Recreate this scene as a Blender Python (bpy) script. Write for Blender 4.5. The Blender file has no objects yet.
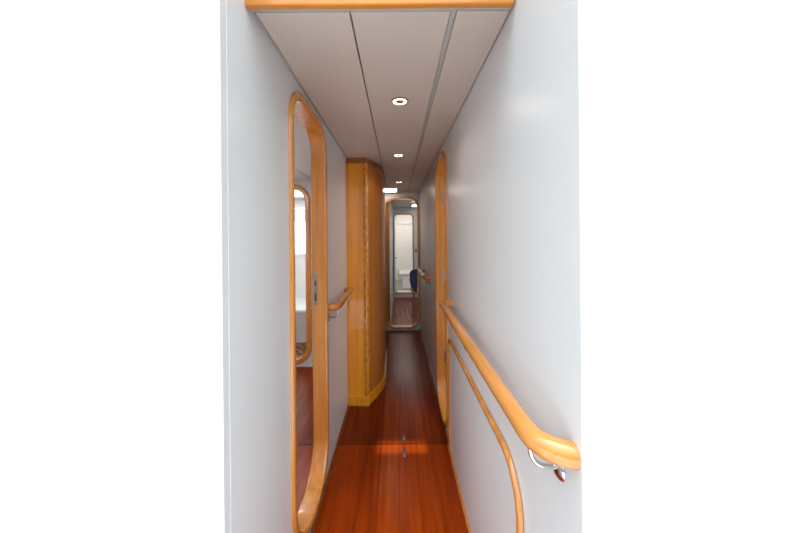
import bpy, bmesh, math, random
from mathutils import Vector, Matrix
from mathutils.geometry import tessellate_polygon

random.seed(3)
PI = math.pi
SC = bpy.context.scene
COL = SC.collection

# ------------------------------------------------------------------ materials
def new_mat(name):
    m = bpy.data.materials.new(name)
    m.use_nodes = True
    nt = m.node_tree
    return m, nt, nt.nodes['Principled BSDF']

def coords(nt, scale=(1, 1, 1)):
    tc = nt.nodes.new('ShaderNodeTexCoord')
    mp = nt.nodes.new('ShaderNodeMapping')
    mp.inputs['Scale'].default_value = scale
    nt.links.new(tc.outputs['Object'], mp.inputs['Vector'])
    return mp.outputs['Vector']

def ramp(nt, fac, stops):
    r = nt.nodes.new('ShaderNodeValToRGB')
    e = r.color_ramp.elements
    while len(e) < len(stops):
        e.new(0.5)
    for k, (p, c) in enumerate(stops):
        e[k].position = p
        e[k].color = (*c, 1)
    nt.links.new(fac, r.inputs['Fac'])
    return r.outputs['Color']

def noise(nt, vec, scale, detail=4, rough=0.55):
    n = nt.nodes.new('ShaderNodeTexNoise')
    n.inputs['Scale'].default_value = scale
    n.inputs['Detail'].default_value = detail
    n.inputs['Roughness'].default_value = rough
    nt.links.new(vec, n.inputs['Vector'])
    return n.outputs['Fac']

def wood(name, dark, mid, light, grain=(30, 30, 1.6), rough=0.28, coat=0.6, coat_rough=0.12):
    m, nt, b = new_mat(name)
    v = coords(nt, grain)
    f = noise(nt, v, 1.0, 6, 0.6)
    c = ramp(nt, f, [(0.25, dark), (0.5, mid), (0.78, light)])
    nt.links.new(c, b.inputs['Base Color'])
    b.inputs['Roughness'].default_value = rough
    b.inputs['Coat Weight'].default_value = coat
    b.inputs['Coat Roughness'].default_value = coat_rough
    return m

def plain(name, col, rough=0.5, metal=0.0, coat=0.0, emit=None, es=0.0):
    m, nt, b = new_mat(name)
    v = coords(nt)
    f = noise(nt, v, 14.0, 3)
    lo = tuple(x * 0.96 for x in col)
    hi = tuple(min(1, x * 1.03) for x in col)
    nt.links.new(ramp(nt, f, [(0.3, lo), (0.7, hi)]), b.inputs['Base Color'])
    b.inputs['Roughness'].default_value = rough
    b.inputs['Metallic'].default_value = metal
    b.inputs['Coat Weight'].default_value = coat
    b.inputs['Coat Roughness'].default_value = 0.1
    if emit:
        b.inputs['Emission Color'].default_value = (*emit, 1)
        b.inputs['Emission Strength'].default_value = es
    return m

def paint(name, col, rough=0.38, streak=(60, 60, 0.6)):
    m, nt, b = new_mat(name)
    v = coords(nt, streak)
    f = noise(nt, v, 1.0, 3)
    lo = tuple(x * 0.988 for x in col)
    nt.links.new(ramp(nt, f, [(0.35, lo), (0.65, col)]), b.inputs['Base Color'])
    b.inputs['Roughness'].default_value = rough
    b.inputs['Specular IOR Level'].default_value = 0.5
    bp = nt.nodes.new('ShaderNodeBump')
    bp.inputs['Strength'].default_value = 0.02
    bp.inputs['Distance'].default_value = 0.001
    nt.links.new(f, bp.inputs['Height'])
    nt.links.new(bp.outputs['Normal'], b.inputs['Normal'])
    return m

def planks(name, k=1.0):
    m, nt, b = new_mat(name)
    tc = nt.nodes.new('ShaderNodeTexCoord')
    sep = nt.nodes.new('ShaderNodeSeparateXYZ')
    nt.links.new(tc.outputs['Object'], sep.inputs[0])
    def math_(op, a, v):
        n = nt.nodes.new('ShaderNodeMath'); n.operation = op
        nt.links.new(a, n.inputs[0])
        if isinstance(v, (int, float)): n.inputs[1].default_value = v
        else: nt.links.new(v, n.inputs[1])
        return n.outputs[0]
    u = math_('DIVIDE', math_('ADD', sep.outputs['X'], 10.03), 0.118)
    idx = math_('FLOOR', u, 0)
    fr = math_('FRACT', u, 0)
    wn = nt.nodes.new('ShaderNodeTexWhiteNoise'); wn.noise_dimensions = '1D'
    nt.links.new(idx, wn.inputs['W'])
    comb = nt.nodes.new('ShaderNodeCombineXYZ')
    nt.links.new(math_('MULTIPLY', sep.outputs['X'], 34.0), comb.inputs[0])
    nt.links.new(math_('ADD', math_('MULTIPLY', sep.outputs['Y'], 1.3), math_('MULTIPLY', idx, 7.3)), comb.inputs[1])
    f = noise(nt, comb.outputs[0], 1.0, 6, 0.62)
    tone = math_('ADD', math_('MULTIPLY', f, 0.75), math_('MULTIPLY', wn.outputs['Value'], 0.25))
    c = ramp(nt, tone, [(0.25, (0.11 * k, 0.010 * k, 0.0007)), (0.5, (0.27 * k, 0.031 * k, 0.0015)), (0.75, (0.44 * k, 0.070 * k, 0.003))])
    seam = math_('LESS_THAN', fr, 0.02)
    mx = nt.nodes.new('ShaderNodeMixRGB')
    nt.links.new(seam, mx.inputs['Fac'])
    nt.links.new(c, mx.inputs['Color1'])
    mx.inputs['Color2'].default_value = (0.10, 0.011, 0.001, 1)
    nt.links.new(mx.outputs[0], b.inputs['Base Color'])
    b.inputs['Roughness'].default_value = 0.24
    b.inputs['Specular IOR Level'].default_value = 0.14
    return m

M = dict(
    wall=paint('wall_paint', (0.635, 0.635, 0.64), 0.3),
    cabin=paint('cabin_paint', (0.64, 0.63, 0.62), 0.45),
    white=plain('white_gloss', (0.84, 0.84, 0.82), 0.3),
    ceil=paint('ceiling_panel', (0.60, 0.52, 0.475), 0.5, (8, 8, 8)),
    strip=plain('grey_strip', (0.42, 0.41, 0.40), 0.5),
    gap=plain('gap_black', (0.02, 0.018, 0.016), 0.8),
    oak=wood('varnished_wood', (0.48, 0.168, 0.03), (0.63, 0.245, 0.05), (0.75, 0.32, 0.075), rough=0.22, coat=0.8, coat_rough=0.08),
    rail=wood('rail_wood', (0.52, 0.185, 0.035), (0.63, 0.25, 0.052), (0.71, 0.305, 0.07), (24, 2, 24), 0.24, 0.7, 0.1),
    grab=wood('grab_rail_wood', (0.40, 0.12, 0.018), (0.52, 0.17, 0.024), (0.60, 0.22, 0.035), (24, 2, 24), 0.2, 0.9, 0.06),
    beam=wood('beam_wood', (0.56, 0.18, 0.02), (0.70, 0.25, 0.03), (0.80, 0.32, 0.045), (1.6, 30, 30)),
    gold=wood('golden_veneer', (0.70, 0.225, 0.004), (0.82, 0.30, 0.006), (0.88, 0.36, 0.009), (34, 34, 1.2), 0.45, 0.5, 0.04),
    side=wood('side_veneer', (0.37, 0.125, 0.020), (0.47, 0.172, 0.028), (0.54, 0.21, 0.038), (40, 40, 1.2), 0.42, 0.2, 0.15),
    burl=wood('burl_post', (0.32, 0.09, 0.008), (0.64, 0.23, 0.016), (0.92, 0.45, 0.06), (30, 30, 24), 0.2, 0.9, 0.06),
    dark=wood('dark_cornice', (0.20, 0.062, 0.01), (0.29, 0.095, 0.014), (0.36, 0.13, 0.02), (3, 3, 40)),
    mahog=wood('mahogany_strip', (0.12, 0.03, 0.007), (0.18, 0.05, 0.011), (0.24, 0.075, 0.017), (30, 2, 30)),
    floor=planks('mahogany_floor'),
    floor_dark=planks('mahogany_floor_darker', 0.55),  # same mahogany boards with their colours scaled darker
    chrome=plain('chrome', (0.60, 0.59, 0.58), 0.14, 1.0),
    steel=plain('brushed_steel', (0.42, 0.40, 0.37), 0.35, 1.0),
    black=plain('black_plastic', (0.02, 0.02, 0.022), 0.4),
    navy=plain('navy_fabric', (0.03, 0.062, 0.145), 0.85),
    ring=plain('lamp_ring', (0.9, 0.85, 0.75), 0.4, emit=(1.0, 0.86, 0.66), es=4.0),
    cup=plain('lamp_cup', (0.40, 0.26, 0.12), 0.4, 0.3),
    trimring=plain('lamp_trim', (0.30, 0.24, 0.19), 0.4, 0.5),
    panel=plain('lamp_panel', (0.95, 0.95, 0.95), 0.4, emit=(0.95, 0.98, 1.0), es=4.0),
    pane=plain('frosted_pane', (0.9, 0.93, 0.95), 0.4, emit=(0.92, 0.97, 1.0), es=1.6),
    glowpane=plain('added_glow_pane', (0.9, 0.93, 0.95), 0.4, emit=(0.95, 0.97, 1.0), es=4.0),
    teak=wood('teak_slat', (0.16, 0.07, 0.03), (0.24, 0.11, 0.045), (0.32, 0.15, 0.07), (20, 20, 20), 0.5, 0.1),
    deck=plain('pale_bounce_floor', (0.66, 0.63, 0.59), 0.5),
    green=plain('pale_green', (0.50, 0.52, 0.28), 0.5),
)

# ------------------------------------------------------------------ helpers
def world_loc(o):
    v = Vector((0, 0, 0))
    while o is not None:
        v += o.location
        o = o.parent
    return v

def obj(name, bm, mat, parent=None, smooth=True, local=False):
    bmesh.ops.remove_doubles(bm, verts=bm.verts, dist=1e-6)
    bmesh.ops.recalc_face_normals(bm, faces=bm.faces)
    if parent is not None and not local:
        bmesh.ops.translate(bm, verts=bm.verts, vec=-world_loc(parent))
    me = bpy.data.meshes.new(name)
    bm.to_mesh(me); bm.free()
    if smooth:
        for p in me.polygons: p.use_smooth = True
        try: me.set_sharp_from_angle(angle=math.radians(38))
        except Exception: pass
    me.materials.append(mat)
    o = bpy.data.objects.new(name, me)
    COL.objects.link(o)
    o.parent = parent
    return o

def tag(o, label, cat=None, group=None, kind=None):
    if label: o['label'] = label
    if cat: o['category'] = cat
    if group: o['group'] = group
    if kind: o['kind'] = kind
    return o

def thing(name, loc, label, cat, group=None, kind=None, rz=0.0):
    o = bpy.data.objects.new(name, None)
    o.empty_display_size = 0.05
    COL.objects.link(o)
    o.location = loc
    o.rotation_euler = (0, 0, rz)
    return tag(o, label, cat, group, kind)

def box(bm, x0, x1, y0, y1, z0, z1, bev=0.0):
    t = bmesh.new()
    vs = [t.verts.new((x, y, z)) for x in (x0, x1) for y in (y0, y1) for z in (z0, z1)]
    for f in ((0, 1, 3, 2), (4, 6, 7, 5), (0, 4, 5, 1), (2, 3, 7, 6), (0, 2, 6, 4), (1, 5, 7, 3)):
        t.faces.new([vs[i] for i in f])
    bmesh.ops.recalc_face_normals(t, faces=t.faces)
    if bev > 0:
        bmesh.ops.bevel(t, geom=list(t.edges), offset=bev, segments=3, affect='EDGES', profile=0.5)
    me = bpy.data.meshes.new('tmp'); t.to_mesh(me); t.free()
    bm.from_mesh(me); bpy.data.meshes.remove(me)
    return bm

def B(*a, **k):
    return box(bmesh.new(), *a, **k)

def rrect(u0, u1, v0, v1, r, n=14):
    rs = r if isinstance(r, (tuple, list)) else (r, r, r, r)      # bl, br, tr, tl
    out = []
    cs = [(u0 + rs[0], v0 + rs[0], PI, rs[0]), (u1 - rs[1], v0 + rs[1], 1.5 * PI, rs[1]),
          (u1 - rs[2], v1 - rs[2], 0, rs[2]), (u0 + rs[3], v1 - rs[3], 0.5 * PI, rs[3])]
    for cx, cy, a0, rr in cs:
        for k in range(n + 1):
            a = a0 + 0.5 * PI * k / n
            out.append((cx + rr * math.cos(a), cy + rr * math.sin(a)))
    return out

def mp_x(x, sgn):      # plane x = const, u = y, depth n along sgn*x
    return lambda u, v, n: Vector((x + sgn * n, u, v))

def mp_y(y, sgn=-1):   # plane y = const, u = x
    return lambda u, v, n: Vector((u, y + sgn * n, v))

def slab(outer, holes, n0, n1, mp, bm=None):
    bm = bm or bmesh.new()
    loops = [outer] + holes
    flat = [p for l in loops for p in l]
    tris = tessellate_polygon([[Vector((p[0], p[1], 0)) for p in l] for l in loops])
    A = [bm.verts.new(mp(p[0], p[1], n0)) for p in flat]
    Bv = [bm.verts.new(mp(p[0], p[1], n1)) for p in flat]
    for t in tris:
        for vs in ([A[i] for i in t], [Bv[i] for i in reversed(t)]):
            try: bm.faces.new(vs)
            except ValueError: pass
    s = 0
    for l in loops:
        k = len(l)
        for i in range(k):
            j = (i + 1) % k
            try: bm.faces.new([A[s + i], A[s + j], Bv[s + j], Bv[s + i]])
            except ValueError: pass
        s += k
    return bm

def sweep2(path, prof, mp, closed=True, bm=None):
    """profile points (offset outward in the plane, height off the plane) along a plane path"""
    bm = bm or bmesh.new()
    n = len(path); rings = []
    for i in range(n):
        p = Vector(path[i])
        a = Vector(path[(i - 1) % n]) if (closed or i > 0) else None
        c = Vector(path[(i + 1) % n]) if (closed or i < n - 1) else None
        d = Vector((0, 0))
        if a is not None and (p - a).length > 1e-9: d += (p - a).normalized()
        if c is not None and (c - p).length > 1e-9: d += (c - p).normalized()
        d.normalize()
        nn = Vector((d.y, -d.x))
        rings.append([bm.verts.new(mp(p.x + nn.x * o, p.y + nn.y * o, h)) for o, h in prof])
    m = len(prof)
    for i in range(n if closed else n - 1):
        r0, r1 = rings[i], rings[(i + 1) % n]
        for k in range(m):
            l = (k + 1) % m
            try: bm.faces.new([r0[k], r0[l], r1[l], r1[k]])
            except ValueError: pass
    if not closed:
        bm.faces.new(rings[0]); bm.faces.new(list(reversed(rings[-1])))
    return bm

def half_round(w, h, base=0.0, n=10):
    """closed D profile from offset 0 to w standing h off the plane"""
    pr = [(0, -base)]
    for k in range(n + 1):
        a = PI - PI * k / n
        c, s = math.cos(a), math.sin(a)
        pr.append((w / 2 + w / 2 * math.copysign(abs(c) ** 0.75, c), h * abs(s) ** 0.6 + max(0.0, -base) * 1.05))
    pr.append((w, -base))
    return pr

def tube(pts, ra, rb=None, n=16, power=1.0, bm=None, up=Vector((0, 0, 1))):
    """sweep of an oval (ra sideways, rb upwards); ra, rb constant or one per point"""
    bm = bm or bmesh.new()
    rb = rb if rb is not None else ra
    pts = [Vector(p) for p in pts]; N = len(pts); rings = []
    for i, p in enumerate(pts):
        d = (pts[min(i + 1, N - 1)] - pts[max(i - 1, 0)]).normalized()
        s = d.cross(up)
        if s.length < 1e-4: s = d.cross(Vector((0, 1, 0)))
        s.normalize(); t = s.cross(d).normalized()
        a = ra[i] if isinstance(ra, (list, tuple)) else ra
        b = rb[i] if isinstance(rb, (list, tuple)) else rb
        ring = []
        for k in range(n):
            w = 2 * PI * k / n
            c, q = math.cos(w), math.sin(w)
            ring.append(bm.verts.new(p + s * (a * math.copysign(abs(c) ** power, c)) + t * (b * math.copysign(abs(q) ** power, q))))
        rings.append(ring)
    for i in range(N - 1):
        for k in range(n):
            l = (k + 1) % n
            bm.faces.new([rings[i][k], rings[i][l], rings[i + 1][l], rings[i + 1][k]])
    bm.faces.new(list(reversed(rings[0]))); bm.faces.new(rings[-1])
    return bm

def lathe(c, prof, axis='z', n=32, bm=None):
    bm = bm or bmesh.new(); rings = []
    for r, h in prof:
        ring = []
        for k in range(n):
            a = 2 * PI * k / n
            u, v = r * math.cos(a), r * math.sin(a)
            ring.append(bm.verts.new(Vector(c) + (Vector((u, v, h)) if axis == 'z' else Vector((h, u, v)) if axis == 'x' else Vector((u, h, v)))))
        rings.append(ring)
    for i in range(len(rings) - 1):
        for k in range(n):
            l = (k + 1) % n
            bm.faces.new([rings[i][k], rings[i][l], rings[i + 1][l], rings[i + 1][k]])
    if prof[0][0] > 1e-4: bm.faces.new(list(reversed(rings[0])))
    if prof[-1][0] > 1e-4: bm.faces.new(rings[-1])
    return bm

def prism(plan, z0, z1, bm=None):
    return slab(plan, [], z0, z1, lambda u, v, n: Vector((u, v, n)), bm)

def fillet(points, radii, n=10):
    """3-D polyline with rounded corners"""
    P = [Vector(p) for p in points]; out = [P[0]]
    for i in range(1, len(P) - 1):
        a, b, c = P[i - 1], P[i], P[i + 1]; r = radii[i - 1]
        d0 = (a - b).normalized(); d1 = (c - b).normalized()
        for k in range(n + 1):
            t = k / n
            p0 = b + d0 * r; p1 = b + d1 * r
            out.append(p0 * (1 - t) ** 2 + b * 2 * t * (1 - t) + p1 * t * t)
    out.append(P[-1])
    return out

# ------------------------------------------------------------------ layout (metres; camera stands at the origin looking along +Y)
EYE = 1.45
XL, XR = -0.43, 0.347
CEIL = 2.12
T = 0.07
YD3, YD4, YD2 = 4.45, 6.85, 3.235

# openings (outer edge of the wood surround)
D1 = (1.155, 1.745, 0.050, 2.095)
R1 = (0.30, 0.215, 0.17, 0.17)     # left wall, u = y
D5 = (1.990, 2.540, 0.030, 2.085)     # right wall, u = y
D2 = (-1.50, -0.962, 0.022, 2.040)    # left cabin bulkhead, u = x
D3 = (-0.200, 0.346, 0.026, 2.055)    # end bulkhead, u = x
D4 = (-0.082, 0.400, 0.080, 1.985)    # far bulkhead, u = x

def inset(d, k, r):
    rs = r if isinstance(r, tuple) else (r,) * 4
    return rrect(d[0] + k, d[1] - k, d[2] + k, d[3] - k, tuple(max(0.02, q - k) for q in rs), 20)

# ------------------------------------------------------------------ setting
fl = bmesh.new()
box(fl, -2.6, 2.4, -1.6, 2.017, -0.03, 0.0)
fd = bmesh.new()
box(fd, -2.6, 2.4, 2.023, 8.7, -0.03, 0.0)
tag(obj('floor_end', fd, M['floor_dark'], smooth=False), 'mahogany floor boards in a darker tone past the cross seam', 'floor', kind='structure')
tag(obj('floor', fl, M['floor'], smooth=False), 'glossy red mahogany floor boards nearest, up to the cross seam', 'floor', kind='structure')
tag(obj('floor_underlay', B(-2.6, 2.4, -1.6, 8.7, -0.05, -0.031), M['gap'], smooth=False), 'dark underlay showing in the floor seam', 'floor', kind='structure')

tag(obj('floor_landing_bounce', B(-2.6, 2.4, -1.6, 0.45, 0.0005, 0.004), M['deck'], smooth=False), 'added pale floor out of view before the corridor, bouncing light to the ceiling', 'floor', kind='structure')  # unseen pale slab added to brighten the ceiling from below
# left corridor wall
k = 0.030
w = slab([(0.712, 0), (YD3, 0), (YD3, CEIL + 0.02), (0.85, CEIL + 0.02), (0.85, 3.3), (0.712, 3.3)],
         [inset(D1, k, R1)], 0, T, mp_x(XL, -1))
tag(obj('wall_left', w, M['wall'], smooth=False), 'white painted corridor wall around the left doorway', 'wall', kind='structure')
w = slab([(0.550, 0), (YD3, 0), (YD3, CEIL + 0.02), (0.85, CEIL + 0.02), (0.85, 3.3), (0.550, 3.3)],
         [inset(D5, k, 0.21)], 0, T, mp_x(XR, 1))
tag(obj('wall_right', w, M['wall'], smooth=False), 'white painted corridor wall carrying the long handrail', 'wall', kind='structure')
# bulkheads beside the corridor mouth
tag(obj('wall_front_left', B(-2.6, XL - 0.001, 0.711, 0.75, 0, 3.3), M['white'], smooth=False), 'white bulkhead left of the corridor mouth', 'wall', kind='structure')
tag(obj('wall_front_right', B(XR + 0.001, 2.4, 0.549, 0.61, 0, 3.3), M['white'], smooth=False), 'white bulkhead right of the corridor mouth', 'wall', kind='structure')
tag(obj('wall_front_upper', B(XL, XR, 0.853, 0.90, CEIL + 0.02, 3.3), M['white'], smooth=False), 'white panel above the wooden ceiling beam', 'wall', kind='structure')
# corner bead on the left mouth
tag(obj('trim_1', tube([(XL - 0.001, 0.740, 0), (XL - 0.001, 0.740, 3.3)], 0.002, n=12), M['wall']), 'thin white corner bead on the left corridor edge', 'trim', kind='structure')

# end bulkhead with opening
w = slab([(-0.50, 0), (XR + T, 0), (XR + T, CEIL + 0.02), (-0.50, CEIL + 0.02)], [inset(D3, 0.025, 0.16)], 0, -0.07, mp_y(YD3, -1))
tag(obj('wall_end', w, M['wall'], smooth=False), 'grey white bulkhead at the corridor end', 'wall', kind='structure')
# far room
w = slab([(-0.12, 0), (2.0, 0), (2.0, CEIL + 0.02), (-0.12, CEIL + 0.02)], [inset(D4, 0.025, 0.10)], 0, -0.06, mp_y(YD4, -1))
tag(obj('wall_far', w, M['wall'], smooth=False), 'grey bulkhead behind the navy chair', 'wall', kind='structure')
tag(obj('wall_far_left', slab([(-0.120, 4.60), (-0.086, YD4), (-0.16, YD4), (-0.19, 4.60)], [], 0, CEIL, lambda u, v, n: Vector((u, v, n))), M['wall'], smooth=False),
    'narrow grey wall seen through the end doorway', 'wall', kind='structure')
tag(obj('wall_far_right', B(2.0, 2.06, 4.45, YD4 + 0.06, 0, CEIL), M['wall'], smooth=False), 'side wall of the room with the chair', 'wall', kind='structure')
# washroom at the very end
wb = bmesh.new()
box(wb, -0.30, 0.75, 8.25, 8.30, 0, CEIL)
box(wb, -0.30, -0.25, 6.92, 8.25, 0, CEIL)
box(wb, 0.75, 0.80, 6.92, 8.30, 0, CEIL)
tag(obj('wall_washroom', wb, M['white'], smooth=False), 'white walls of the bright washroom behind the last doorway', 'wall', kind='structure')
tag(obj('floor_washroom', B(-0.25, 0.75, 6.92, 8.25, 0.0, 0.06), M['white'], smooth=False), 'white washroom floor', 'floor', kind='structure')

# left cabin
CL = 2.07
w = slab([(-2.4, 0), (XL - T, 0), (XL - T, CL + .01), (-2.4, CL + .01)], [inset(D2, 0.035, 0.19)], 0, -0.06, mp_y(YD2, -1))
tag(obj('wall_cabin', w, M['cabin'], smooth=False), 'pale bulkhead in the left cabin around its inner doorway', 'wall', kind='structure')
tag(obj('wall_cabin_side', B(-2.45, -2.40, 0.75, 5.0, 0, CL), M['cabin'], smooth=False), 'outer side wall of the left cabin', 'wall', kind='structure')
cl = bmesh.new()
box(cl, -2.45, -0.926, 0.75, YD2, CL, CL + 0.03)
box(cl, -0.915, XL - T, 0.75, YD2, CL, CL + 0.03)
tag(obj('ceiling_cabin_backing', B(-2.45, XL - T, 0.75, YD2, CL + 0.031, CL + 0.05), M['gap'], smooth=False), 'dark backing showing in the cabin ceiling joint', 'ceiling', kind='structure')
tag(obj('ceiling_cabin', cl, M['ceil'], smooth=False), 'panelled ceiling of the left cabin', 'ceiling', kind='structure')
# shower room behind it
sb = bmesh.new()
box(sb, -2.40, XL - T, 4.75, 4.80, 0, CL)
tag(obj('wall_shower', sb, M['white'], smooth=False), 'white back wall of the shower room', 'wall', kind='structure')
tag(obj('ceiling_shower', B(-2.45, XL - T, YD2 + 0.06, 4.80, CL, CL + 0.05), M['white'], smooth=False), 'white shower room ceiling', 'ceiling', kind='structure')
tag(obj('floor_shower', B(-2.40, XL - T, YD2 + 0.06, 4.75, 0.0, 0.012), M['white'], smooth=False), 'white shower tray floor', 'floor', kind='structure')

# right cabin (behind the right doorway), its ceiling has a small deck hatch that lets the sun in
tag(obj('wall_right_cabin', B(2.0, 2.06, 0.61, 4.45, 0, CEIL), M['cabin'], smooth=False), 'outer wall of the right cabin', 'wall', kind='structure')
tag(obj('wall_right_cabin_end', B(XR + T, 2.0, 3.40, 3.45, 0, CEIL), M['cabin'], smooth=False), 'end wall of the right cabin', 'wall', kind='structure')
SUN = Vector((1.06, 0.74, 2.12))
hx, hy = 0.02 + 1.06, 2.0 + 0.74
w = slab([(XR + T, 0.61), (2.06, 0.61), (2.06, 3.45), (XR + T, 3.45)],
         [[(hx - 0.175, hy - 0.066), (hx + 0.175, hy - 0.066), (hx + 0.175, hy + 0.066), (hx - 0.175, hy + 0.066)]],
         CEIL, CEIL + 0.02, lambda u, v, n: Vector((u, v, n)))
tag(obj('ceiling_right_cabin', w, M['ceil'], smooth=False), 'right cabin ceiling with a small deck hatch', 'ceiling', kind='structure')

# ------------------------------------------------------------------ corridor ceiling: three panels, grey strips, slots
y0c = 0.862
cb = bmesh.new()
for (a, b_) in ((-0.417, -0.1375), (-0.1325, 0.166), (0.186, 0.343)):
    box(cb, a, b_, y0c + 0.006, YD3, CEIL, CEIL + 0.02, 0.0015)
tag(obj('ceiling', cb, M['ceil'], smooth=False), 'pinkish white ceiling panels running along the corridor', 'ceiling', kind='structure')
tag(obj('ceiling_backing', B(XL - T, XR + T, 0.855, 8.4, CEIL + 0.022, CEIL + 0.06), M['gap'], smooth=False), 'dark backing showing in the ceiling joints', 'ceiling', kind='structure')
tag(obj('trim_2', B(0.168, 0.184, y0c, YD3, CEIL + 0.004, CEIL + 0.02), M['strip'], smooth=False), 'grey strip between the ceiling panels', 'trim', kind='structure')
tag(obj('trim_3', B(XL, -0.420, y0c, 2.47, CEIL + 0.002, CEIL + 0.02), M['strip'], smooth=False), 'grey strip along the left ceiling edge', 'trim', kind='structure')
tag(obj('trim_4', B(XL, XR, 0.850, 0.861, CEIL - 0.002, CEIL + 0.02), M['strip'], smooth=False), 'pale strip behind the wooden ceiling beam', 'trim', kind='structure')
tag(obj('ceiling_far', B(-0.2, 2.06, YD3 + 0.07, 8.4, CEIL, CEIL + 0.02), M['ceil'], smooth=False), 'ceiling beyond the end doorway', 'ceiling', kind='structure')
# wooden beam across the corridor mouth
tag(obj('trim_5', B(XL - 0.004, XR - 0.004, 0.829, 0.850, CEIL - 0.006, CEIL + 0.20, 0.004), M['beam']), 'varnished wooden beam across the corridor ceiling', 'trim', kind='structure')

# baseboards
def quarter(x, sgn, y0, y1, wd, h):
    pr = [(0, 0), (wd, 0), (wd, h * 0.4), (wd * 0.75, h * 0.8), (wd * 0.35, h), (0, h)]
    bm = bmesh.new()
    r = [[bm.verts.new((x + sgn * a, y, z)) for a, z in pr] for y in (y0, y1)]
    n = len(pr)
    for q in range(n):
        s = (q + 1) % n
        bm.faces.new([r[0][q], r[0][s], r[1][s], r[1][q]])
    bm.faces.new(r[0]); bm.faces.new(list(reversed(r[1])))
    return bm
tag(obj('baseboard_left', quarter(XL, 1, 0.715, 2.475, 0.013, 0.026), M['mahog']), 'dark wooden strip along the left wall foot', 'baseboard', kind='structure')
tag(obj('baseboard_right', quarter(XR, -1, 0.56, 1.975, 0.014, 0.030), M['oak']), 'varnished wooden strip along the right wall foot', 'baseboard', kind='structure')
tag(obj('baseboard_right_end', quarter(XR, -1, 1.976, YD3, 0.012, 0.026), M['mahog']), 'dark wooden strip past the right doorway', 'baseboard', kind='structure')

# ------------------------------------------------------------------ doorways
def doorway(name, d, r, mp, depth, wd, h, label, loc, wood_m, back=True):
    root = thing(name, loc, label, 'doorway', kind='structure')
    inner = inset(d, wd, r)
    # architrave on the near face (and one on the far face)
    obj('architrave', sweep2(inner, half_round(wd, h, 0.001), mp), wood_m, root)
    if back:
        mpb = lambda u, v, n: mp(u, v, -depth - n)
        obj('rear_architrave', sweep2(inner, half_round(wd, h * 0.4, 0.001), mpb), wood_m, root)
    # jamb lining the wall thickness
    pr = [(0.004, 0.004), (0.0, 0.0), (0.0, -depth), (0.004, -depth - 0.004), (wd * 0.55, -depth - 0.003), (wd * 0.55, 0.003)]
    obj('jamb', sweep2(inner, pr, mp), wood_m, root)
    return root

mpL = mp_x(XL, 1); mpR = mp_x(XR, -1)
d1 = doorway('door_1', D1, R1, mpL, T, 0.036, 0.015, 'oval wooden doorway with steel strike plate in the left wall', (XL, 1.414, 0), M['oak'])
d5 = doorway('door_2', D5, 0.215, mpR, T, 0.036, 0.015, 'oval wooden doorway with dark hinges in the right wall', (XR, 2.265, 0), M['oak'])
d2 = doorway('door_3', D2, 0.20, mp_y(YD2), 0.06, 0.060, 0.014, 'rounded wooden doorway inside the left cabin leading to the shower', (-1.23, YD2, 0), M['oak'])
d3 = doorway('door_4', D3, 0.165, mp_y(YD3), 0.07, 0.036, 0.014, 'rounded wooden doorway at the corridor end', (0.07, YD3, 0), M['oak'])
d4 = doorway('door_5', D4, 0.105, mp_y(YD4), 0.06, 0.036, 0.014, 'rounded wooden doorway into the bright washroom', (0.16, YD4, 0), M['oak'])

# strike plate in the far jamb of door_1
yj = D1[1] - 0.036
sp = slab(rrect(XL - 0.064, XL - 0.041, 1.045, 1.232, 0.004, 4),
          [rrect(XL - 0.058, XL - 0.048, 1.072, 1.118, 0.002, 3), rrect(XL - 0.058, XL - 0.048, 1.160, 1.190, 0.002, 3)], 0.0, 0.003, mp_y(yj + 0.001, -1))
s = obj('strike_plate', sp, M['steel'], d1, smooth=False); s['label'] = 'steel strike plate with two slots'
obj('latch_slot', B(XL - 0.059, XL - 0.047, yj - 0.0008, yj + 0.001, 1.07, 1.19), M['black'], s, smooth=False)
for z in (1.056, 1.14, 1.221):
    obj('screw', lathe((XL - 0.053, yj - 0.003, z), [(0.0, -0.0010), (0.003, -0.0008), (0.0036, 0)], 'y', 12), M['chrome'], s)
# plank seams on the jamb: small wooden plugs
for z in (0.62, 1.55):
    obj('wood_plug', lathe((XL - 0.02, yj, z), [(0.0, -0.0012), (0.006, -0.0010), (0.007, 0.001)], 'y', 14), M['rail'], d1)

# hinges in the far jamb of door_2
yh = D5[1] - 0.036
for z in (0.42, 1.10, 1.78):
    hb = bmesh.new()
    box(hb, XR + 0.050, XR + 0.074, yh - 0.004, yh + 0.001, z - 0.06, z + 0.06, 0.001)
    hg = obj('hinge', hb, M['steel'], d5)
    kn = bmesh.new()
    for q in range(5):
        zz = z - 0.06 + q * 0.024
        lathe((XR + 0.078, yh - 0.007, zz), [(0.0, 0), (0.006, 0.001), (0.006, 0.021), (0.0, 0.022)], 'z', 14, kn)
    obj('knuckle', kn, M['chrome'], hg)

# wood lining post behind the left side of door_4
obj('lining_post', B(-0.175, -0.118, YD3 + 0.09, YD3 + 0.14, 0.002, 2.0, 0.006), M['side'], d3)

# door leaf of door_5 standing open along the far left wall
leaf = slab(rrect(6.36, 6.80, 0.12, 1.94, 0.07, 8), [], -0.016, 0.016, lambda u, v, n: Vector((-0.062 + n * 0.6, u, v)))
lf = obj('door_leaf', leaf, M['wall'], d4)
hd = tube(fillet([(-0.052, 6.42, 0.965), (-0.006, 6.42, 0.965), (-0.006, 6.52, 0.965)], [0.012]), 0.013, n=10)
h_ = obj('handle', hd, M['steel'], lf); h_['label'] = 'steel lever handle'
obj('keyhole_plate', lathe((-0.0524, 6.42, 0.88), [(0.0, 0.004), (0.014, 0.003), (0.016, 0.0)], 'x', 16), M['steel'], lf)

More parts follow.
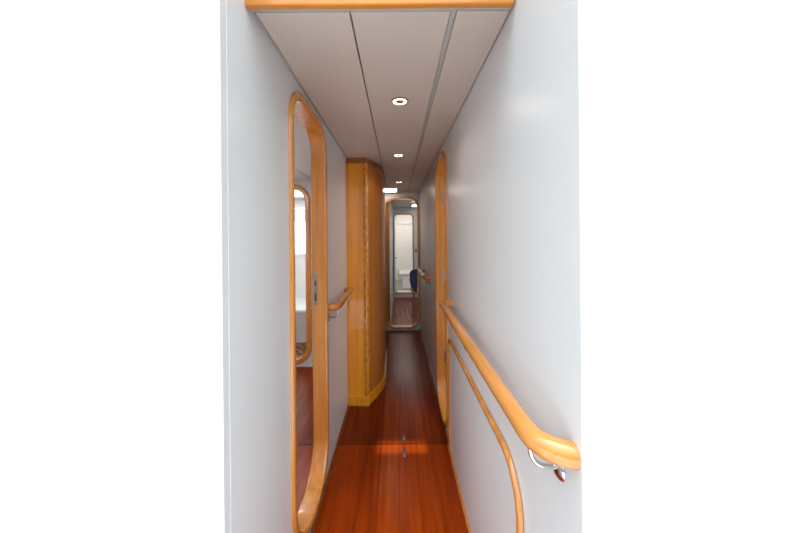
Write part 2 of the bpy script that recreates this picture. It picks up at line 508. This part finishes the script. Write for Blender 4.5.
# ------------------------------------------------------------------ corner cabinet
cx, cy = -0.262, 2.472
plan_side = [(-0.2575, 2.485), (-0.222, 2.563), (-0.192, 2.635), (-0.170, 2.695), (-0.155, 2.745), (-0.145, 2.79), (-0.139, 2.84), (-0.137, 2.90), (-0.139, 3.0), (-0.141, 3.25), (-0.143, 3.5)]
cab = thing('corner_cabinet', (-0.30, 2.9, 0), 'golden varnished wooden cabinet with curved side beside the left grab rail', 'cabinet')
Z0, Z1 = 0.085, CEIL - 0.045
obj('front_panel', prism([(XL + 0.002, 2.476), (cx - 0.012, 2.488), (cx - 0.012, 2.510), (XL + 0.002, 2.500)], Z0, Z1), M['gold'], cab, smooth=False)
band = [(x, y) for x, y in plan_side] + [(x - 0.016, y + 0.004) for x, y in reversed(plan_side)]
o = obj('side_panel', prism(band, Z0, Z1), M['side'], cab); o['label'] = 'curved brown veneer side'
o = obj('corner_post', tube([(cx - 0.004, cy + 0.020, Z0), (cx - 0.004, cy + 0.020, Z1)], 0.0225, n=24), M['burl'], cab); o['label'] = 'rounded figured wood corner post'
def outset(d):
    base = [(XL + 0.002, 2.478), (cx - 0.010, 2.471), (cx + 0.006, 2.472)] + plan_side
    out = []
    for i, (x, y) in enumerate(base):
        a = Vector(base[max(i - 1, 0)]); c = Vector(base[min(i + 1, len(base) - 1)])
        t = (c - a).normalized(); nn = Vector((t.y, -t.x))
        px, py = x + nn.x * d, y + nn.y * d
        out.append((max(px, XL + 0.002), py))
    out[0] = (XL + 0.002, 2.478 - d)
    return out + [(XL + 0.002, 3.5)]
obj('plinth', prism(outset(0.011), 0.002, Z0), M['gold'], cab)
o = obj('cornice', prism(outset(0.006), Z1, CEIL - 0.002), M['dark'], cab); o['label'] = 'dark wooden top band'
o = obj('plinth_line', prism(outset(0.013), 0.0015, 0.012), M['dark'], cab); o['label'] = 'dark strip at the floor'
obj('back_panel', B(XL + 0.002, -0.160, 3.480, 3.499, Z0, Z1), M['side'], cab, smooth=False)

# ------------------------------------------------------------------ handrails
def rail_thing(name, x, wallx, y0, y1, z, label, brackets, rad=0.022, r0=0.05, r1=0.03, group=None, mat='rail'):
    sg = 1 if wallx > x else -1
    root = thing(name, (wallx, (y0 + y1) / 2, z), label, 'handrail', group)
    pts = fillet([(wallx + sg * 0.004, y0, z), (x, y0, z), (x, y1, z), (wallx + sg * 0.001, y1, z)], [r0, r1], 14)
    obj('rail', tube(pts, rad * 0.92, rad * 1.08, 22, 0.86), M[mat], root)
    for yb in brackets:
        bz = z - 0.068
        br = bmesh.new()
        arm = fillet([(wallx - sg * 0.004, yb, bz), (x, yb - 0.0, bz), (x, yb, z - rad * 0.9)], [0.045], 12)
        tube(arm, 0.0052, n=12, bm=br, up=Vector((0, 1, 0)))
        b_ = obj('bracket', br, M['chrome'], root)
        b_['label'] = 'curved chrome bracket'
        prof = [(0.0, -sg * 0.009), (0.015, -sg * 0.008), (0.023, -sg * 0.005), (0.026, -sg * 0.001)]
        obj('base_plate', lathe((wallx, yb, bz), prof, 'x', 28), M['chrome'], b_)
    return root
rail_thing('handrail', 0.285, XR, 0.572, 1.86, 1.014, 'long honey wood handrail on chrome brackets on the right wall', (0.630, 1.25, 1.77), 0.0225, 0.085, 0.035)
rail_thing('handrail', XL + 0.06, XL, 1.785, 2.36, 1.015, 'short wooden grab rail on the left wall beside the cabinet', (1.80, 2.28), 0.021, 0.05, 0.035, mat='grab')
rail_thing('handrail', XR - 0.062, XR, 3.02, 3.70, 1.012, 'short wooden grab rail far along the right wall near the end doorway', (3.10, 3.6), 0.021, 0.045, 0.035, mat='grab')

# ------------------------------------------------------------------ access panel with wooden moulding on the right wall
ap = thing('framed_panel', (XR, 1.38, 0.03), 'low white wall panel edged with rounded wooden moulding under the long handrail', 'wall panel')
ya, yb_, za = 0.832, 1.915, 0.755
inn = rrect(ya, yb_, 0.031, za, (0.002, 0.002, 0.035, 0.115), 14)
obj('panel_face', slab(inn, [], 0.0020, 0.0045, mpR), M['wall'], ap, smooth=False)
# moulding: up the near side, over the top, down the far side
pth = [(ya, 0.033)]
for q in range(17):
    a = PI - 0.5 * PI * q / 16
    pth.append((ya + 0.115 + 0.115 * math.cos(a), za - 0.115 + 0.115 * math.sin(a)))
for q in range(9):
    a = 0.5 * PI - 0.5 * PI * q / 8
    pth.append((yb_ - 0.035 + 0.035 * math.cos(a), za - 0.035 + 0.035 * math.sin(a)))
pth.append((yb_, 0.033))
pth.reverse()
obj('edge_moulding', sweep2(pth, half_round(0.026, 0.014, -0.0020), mpR, closed=False), M['oak'], ap)

# ------------------------------------------------------------------ ceiling lights
def downlight(x, y, label, power=2.0, group='round ceiling lights'):
    root = thing('downlight', (x, y, CEIL), label, 'ceiling light', group)
    obj('trim_ring', lathe((x, y, CEIL), [(0.043, 0.0), (0.043, -0.003), (0.040, -0.005), (0.036, -0.005), (0.0355, 0.0)], 'z', 40), M['trimring'], root)
    rg = bmesh.new(); n = 40
    prof = [(0.0355, -0.001), (0.0345, -0.003), (0.028, -0.0045), (0.022, -0.003), (0.0215, -0.001)]
    lathe((x, y, CEIL), prof, 'z', n, rg)
    o = obj('diffuser', rg, M['ring'], root); o['label'] = 'glowing ring'
    obj('reflector', lathe((x, y, CEIL), [(0.0, -0.002), (0.012, -0.0025), (0.0213, -0.0032)], 'z', n), M['cup'], root)
    l = bpy.data.lights.new('downlight_glow', 'SPOT')
    l.energy = power; l.color = (1.0, 0.80, 0.58); l.spot_size = math.radians(150); l.spot_blend = 0.6; l.shadow_soft_size = 0.03
    lo = bpy.data.objects.new('downlight_glow', l); COL.objects.link(lo)
    lo.location = (x, y, CEIL - 0.03)
    return root
downlight(0.020, 1.440, 'largest round glowing downlight, nearest the wooden beam', 2.4)
downlight(0.017, 2.400, 'round downlight above the front of the wooden cabinet', 2.6)
downlight(0.030, 3.600, 'small round downlight just before the rectangular lamp and end doorway', 1.2)
downlight(0.315, 5.700, 'tiny round downlight beyond the end doorway', 0.4)

def panel_light(x0, x1, y0, y1, zc, label, power, col=(1, 0.82, 0.62), em='panel'):
    root = thing('ceiling_lamp', ((x0 + x1) / 2, (y0 + y1) / 2, zc), label, 'ceiling lamp')
    bm = slab(rrect(x0, x1, y0, y1, 0.012, 5), [rrect(x0 + .012, x1 - .012, y0 + .012, y1 - .012, 0.008, 5)], 0, -0.014, lambda u, v, n: Vector((u, v, zc + n)))
    obj('lamp_frame', bm, M['white'], root)
    o = obj('lamp_diffuser', B(x0 + .012, x1 - .012, y0 + .012, y1 - .012, zc - 0.011, zc - 0.001), M[em], root, smooth=False); o['label'] = 'glowing white diffuser'
    l = bpy.data.lights.new('lamp_glow', 'AREA'); l.shape = 'RECTANGLE'; l.size = (x1 - x0) * .9; l.size_y = (y1 - y0) * .9
    l.energy = power; l.color = col
    lo = bpy.data.objects.new('lamp_glow', l); COL.objects.link(lo)
    lo.location = ((x0 + x1) / 2, (y0 + y1) / 2, zc - 0.016)
    return root
panel_light(-0.26, 0.012, 4.0, 4.36, CEIL, 'bright rectangular ceiling lamp in front of the end doorway', 1.0)
panel_light(0.32, 0.62, 6.0, 6.55, CEIL, 'bright rectangular ceiling lamp beyond the end doorway above the chair', 1.0)
panel_light(-0.05, 0.55, 7.3, 7.9, CEIL, 'washroom ceiling lamp behind the last doorway', 3.4)
panel_light(-1.95, -1.25, 3.62, 4.35, CL, 'bright shower room ceiling lamp seen through the left doorway', 8, (0.93, 0.97, 1))
panel_light(-1.9, -1.2, 1.2, 2.4, CL, 'added lamp, out of view, on the left cabin ceiling', 3.5, (0.95, 0.98, 1))  # unseen lamp added to light the left cabin and its doorway
panel_light(0.9, 1.6, 1.3, 2.3, CEIL, 'added lamp, out of view, on the right cabin ceiling', 5, (1, 0.84, 0.68))  # unseen lamp added to brighten the right doorway lining

# ------------------------------------------------------------------ floor hatch latches
for (yy, lab) in ((2.09, 'slim chrome floor latch beyond the floor seam'), (1.94, 'slim chrome floor latch on the near side of the floor seam')):
    x = 0.036
    root = thing('floor_latch', (x, yy, 0), lab, 'floor latch', 'chrome floor latches')
    obj('latch_plate', slab(rrect(x - 0.010, x + 0.010, yy - 0.042, yy + 0.042, 0.009, 8), [], 0.0003, 0.0025, lambda u, v, n: Vector((u, v, n))), M['chrome'], root)
    obj('latch_recess', B(x - 0.005, x + 0.005, yy - 0.012, yy + 0.030, 0.0026, 0.0032), M['black'], root, smooth=False)
    obj('pull_bar', tube(fillet([(x, yy - 0.030, 0.003), (x, yy - 0.026, 0.0065), (x, yy + 0.006, 0.0065), (x, yy + 0.010, 0.003)], [0.003, 0.003], 6), 0.003, n=10), M['steel'], root)

# ------------------------------------------------------------------ shower room furnishing
bn = thing('shower_bench', (-1.5, 4.3, 0.012), 'white bench with rounded lip inside the shower room', 'bench')
obj('bench_top', B(-2.39, -0.51, 3.90, 4.745, 0.425, 0.465, 0.012), M['white'], bn)
obj('bench_front', B(-2.39, -0.51, 3.93, 3.96, 0.013, 0.425), M['cabin'], bn, smooth=False)
gr = thing('shower_grating', (-1.25, 3.6, 0.012), 'brown wooden lattice grating on the shower floor', 'grating')
gx0, gx1, gy0, gy1 = -1.80, -0.85, 3.36, 3.86
fr = slab(rrect(gx0, gx1, gy0, gy1, 0.05, 8), [rrect(gx0 + .04, gx1 - .04, gy0 + .04, gy1 - .04, 0.03, 8)], 0.013, 0.045, lambda u, v, n: Vector((u, v, n)))
obj('grating_frame', fr, M['teak'], gr)
lt = bmesh.new()
def clip_bar(c, sgn, z0, z1, hw=0.012):
    # diagonal slat x + sgn*y = c inside the frame
    xs = []
    X0, X1, Y0, Y1 = gx0 + .038, gx1 - .038, gy0 + .038, gy1 - .038
    for x in (X0, X1):
        y = (c - x) * sgn
        if Y0 <= y <= Y1: xs.append((x, y))
    for y in (Y0, Y1):
        x = c - sgn * y
        if X0 <= x <= X1: xs.append((x, y))
    xs = sorted(set(xs))
    if len(xs) < 2: return
    a, b = Vector(xs[0]), Vector(xs[-1])
    if (b - a).length < 0.03: return
    t = (b - a).normalized(); n = Vector((-t.y, t.x)) * hw
    prism([tuple(a + n), tuple(a - n), tuple(b - n), tuple(b + n)], z0, z1, lt)
for q in range(40):
    clip_bar(gx0 + gy0 + 0.115 * q, 1, 0.020, 0.041)
    clip_bar(gx0 - gy1 + 0.115 * q, -1, 0.018, 0.040)
obj('lattice', lt, M['teak'], gr, smooth=False)
# frosted window on the back wall
wn = thing('window_1', (-1.6, 4.745, 1.2), 'bright frosted window in the shower room back wall', 'window', kind='structure')
obj('window_frame', slab(rrect(-2.1, -1.2, 1.14, 1.74, 0.06), [rrect(-2.06, -1.24, 1.18, 1.70, 0.05)], 0.0, 0.02, mp_y(4.749)), M['white'], wn)
obj('window_pane', slab(rrect(-2.06, -1.24, 1.18, 1.70, 0.05), [], 0.002, 0.008, mp_y(4.749)), M['pane'], wn, smooth=False)
for (nm, xw, sg, y0, y1, lab) in (('added_window_right', 2.0, -1, 1.9, 2.95, 'added glowing window, out of view, on the right cabin outer wall'), ('added_window_left', -2.40, 1, 1.15, 2.35, 'added glowing window, out of view, on the left cabin outer wall')):
    wq = thing(nm, (xw, (y0 + y1) / 2, 1.3), lab, 'window', kind='structure')  # unseen glowing panes added for highlights on the doorway wood
    mq = mp_x(xw, sg)
    obj('window_frame', slab(rrect(y0, y1, 0.98, 1.66, 0.1), [rrect(y0 + .04, y1 - .04, 1.02, 1.62, 0.08)], 0.001, 0.02, mq), M['white'], wq)
    obj('window_pane', slab(rrect(y0 + .04, y1 - .04, 1.02, 1.62, 0.08), [], 0.002, 0.008, mq), M['glowpane'], wq, smooth=False)
sr = thing('curtain_rail', (-1.5, 4.1, 1.84), 'thin metal rail across the shower room above the window', 'curtain rail')
obj('rail_tube', tube([(-2.39, 4.1, 1.84), (-0.51, 4.1, 1.84)], 0.010, n=14), M['chrome'], sr)
for x, q in ((-2.399, 1), (-0.501, -1)):
    obj('end_flange', lathe((x, 4.1, 1.84), [(0.03, 0), (0.026, q * 0.012), (0.0, q * 0.013)], 'x', 20), M['chrome'], sr)

# ------------------------------------------------------------------ washroom furnishing
vt = thing('washroom_cabinet', (0.3, 7.75, 0.06), 'low white cabinet with overhanging top in the bright washroom', 'cabinet')
obj('body', B(0.10, 0.52, 7.52, 8.24, 0.062, 0.44, 0.006), M['cabin'], vt)
obj('top', B(0.05, 0.57, 7.46, 8.245, 0.44, 0.49, 0.012), M['white'], vt)
obj('door', B(0.13, 0.49, 7.505, 7.52, 0.10, 0.41, 0.005), M['white'], vt)
bn_ = thing('waste_bin', (0.02, 7.45, 0.06), 'pale green bin standing left of the white washroom cabinet', 'bin')
obj('bin_body', lathe((0.015, 7.45, 0.062), [(0.0, 0), (0.042, 0), (0.052, 0.24), (0.048, 0.24), (0.039, 0.01), (0.0, 0.01)], 'z', 28), M['green'], bn_)
obj('bin_rim', lathe((0.015, 7.45, 0.30), [(0.052, 0), (0.055, 0.004), (0.055, 0.010), (0.050, 0.012), (0.048, 0.0)], 'z', 28), M['green'], bn_)
tr = thing('towel_rail', (0.25, 8.20, 1.80), 'thin towel rail high on the washroom back wall', 'towel rail')
obj('rail_tube', tube([(0.02, 8.19, 1.81), (0.46, 8.19, 1.81)], 0.009, n=12), M['chrome'], tr)
for x in (0.04, 0.44):
    obj('post', tube([(x, 8.19, 1.81), (x, 8.249, 1.81)], 0.007, n=12), M['chrome'], tr)

# switch on the far bulkhead
sw = thing('wall_switch', (0.445, YD4, 1.10), 'small black switch beside the washroom doorway', 'switch')
obj('switch_plate', slab(rrect(0.425, 0.465, 1.06, 1.14, 0.008, 5), [], 0.0005, 0.008, mp_y(YD4)), M['black'], sw)
obj('rocker', B(0.435, 0.455, YD4 - 0.012, YD4 - 0.008, 1.075, 1.115, 0.002), M['steel'], sw)

# ------------------------------------------------------------------ navy chair in the far room
ch = thing('navy_chair', (0.595, 5.48, 0), 'navy upholstered chair with wooden frame beyond the end doorway', 'chair', rz=math.radians(-38))
def cushion(x0, x1, y0, y1, z0, z1, rd, tilt=0.0):
    bm = bmesh.new(); box(bm, x0, x1, y0, y1, z0, z1, rd)
    if tilt:
        bmesh.ops.rotate(bm, verts=bm.verts, cent=(0, y0, z0), matrix=Matrix.Rotation(tilt, 3, 'X'))
    return bm
# local frame: chair faces +y, back towards -y
obj('seat', cushion(-0.23, 0.23, -0.20, 0.24, 0.40, 0.47, 0.028), M['navy'], ch, local=True)
obj('seat_frame', B(-0.235, 0.235, -0.21, 0.245, 0.355, 0.40, 0.008), M['oak'], ch, local=True)
bk = bmesh.new()
slab(rrect(-0.22, 0.22, 0.46, 0.84, (0.05, 0.05, 0.13, 0.13), 10), [], -0.032, 0.032, lambda u, v, n: Vector((u, -0.23 - (v - 0.46) * 0.22 + n, v)), bk)
bmesh.ops.bevel(bk, geom=[e for e in bk.edges if e.is_manifold and e.calc_face_angle(0) > 1.0], offset=0.018, segments=4, affect='EDGES')
obj('backrest', bk, M['navy'], ch, local=True)
for sx in (-1, 1):
    for sy, yy in ((-1, -0.19), (1, 0.22)):
        obj('leg', tube([(sx * 0.21, yy, 0.375), (sx * 0.222, yy + sy * 0.03, 0.001)], [0.021, 0.014], n=12), M['mahog'], ch, local=True)
    arm = fillet([(sx * 0.245, -0.27, 0.62), (sx * 0.250, 0.16, 0.645), (sx * 0.245, 0.20, 0.39)], [0.07], 10)
    obj('armrest', tube(arm, 0.019, 0.016, 12, up=Vector((1, 0, 0))), M['rail'], ch, local=True)
    obj('back_post', tube([(sx * 0.235, -0.20, 0.36), (sx * 0.238, -0.285, 0.66)], 0.015, n=12), M['oak'], ch, local=True)

# ------------------------------------------------------------------ light
sun = bpy.data.lights.new('sun', 'SUN'); sun.energy = 3.4; sun.angle = math.radians(1.0); sun.color = (1, 0.93, 0.82)
so = bpy.data.objects.new('sun', sun); COL.objects.link(so)
so.rotation_euler = SUN.to_track_quat('Z', 'Y').to_euler()
so.location = SUN * 3

W = bpy.data.worlds.new('sky'); SC.world = W; W.use_nodes = True
bg = W.node_tree.nodes['Background']
wn_ = W.node_tree
tcw = wn_.nodes.new('ShaderNodeTexCoord'); sepw = wn_.nodes.new('ShaderNodeSeparateXYZ')
wn_.links.new(tcw.outputs['Generated'], sepw.inputs[0])
rw = wn_.nodes.new('ShaderNodeValToRGB')
for p_, c_ in ((0.75, (0.98, 1.12, 1.20, 1)), (0.5, (0.36, 0.43, 0.48, 1)), (0.47, (0.16, 0.15, 0.14, 1))):
    e_ = rw.color_ramp.elements.new(p_); e_.color = c_
rw.color_ramp.elements[0].color = (0.14, 0.12, 0.11, 1)
e_ = rw.color_ramp.elements.new(0.86); e_.color = (1.35, 1.55, 1.66, 1)
rw.color_ramp.elements[-1].color = (3.2, 3.6, 3.9, 1)
hw_ = wn_.nodes.new('ShaderNodeMath'); hw_.operation = 'MULTIPLY_ADD'
hw_.inputs[1].default_value = 0.5; hw_.inputs[2].default_value = 0.5
wn_.links.new(sepw.outputs['Z'], hw_.inputs[0])
wn_.links.new(hw_.outputs[0], rw.inputs['Fac'])
wn_.links.new(rw.outputs['Color'], bg.inputs['Color'])
bg.inputs['Strength'].default_value = 2.4

# ------------------------------------------------------------------ camera
ROLL = math.radians(-0.5)
cam = bpy.data.cameras.new('camera'); co = bpy.data.objects.new('camera', cam); COL.objects.link(co)
co.location = (0, 0, EYE); co.rotation_mode = 'QUATERNION'
co.rotation_quaternion = (Matrix.Rotation(PI / 2, 4, 'X') @ Matrix.Rotation(ROLL, 4, 'Z')).to_quaternion()
cam.sensor_fit = 'HORIZONTAL'; cam.sensor_width = 36; cam.lens = 290 * 36 / 800
cam.shift_x = 3 / 800; cam.shift_y = -30.5 / 800
cam.clip_start = 0.02; cam.clip_end = 60
SC.camera = co
vs = SC.view_settings
vs.view_transform = 'Standard'; vs.look = 'None'; vs.gamma = 1.0; vs.use_curve_mapping = False
vs.exposure = 0.0
SC.cycles.max_bounces = 10
SC.cycles.diffuse_bounces = 6
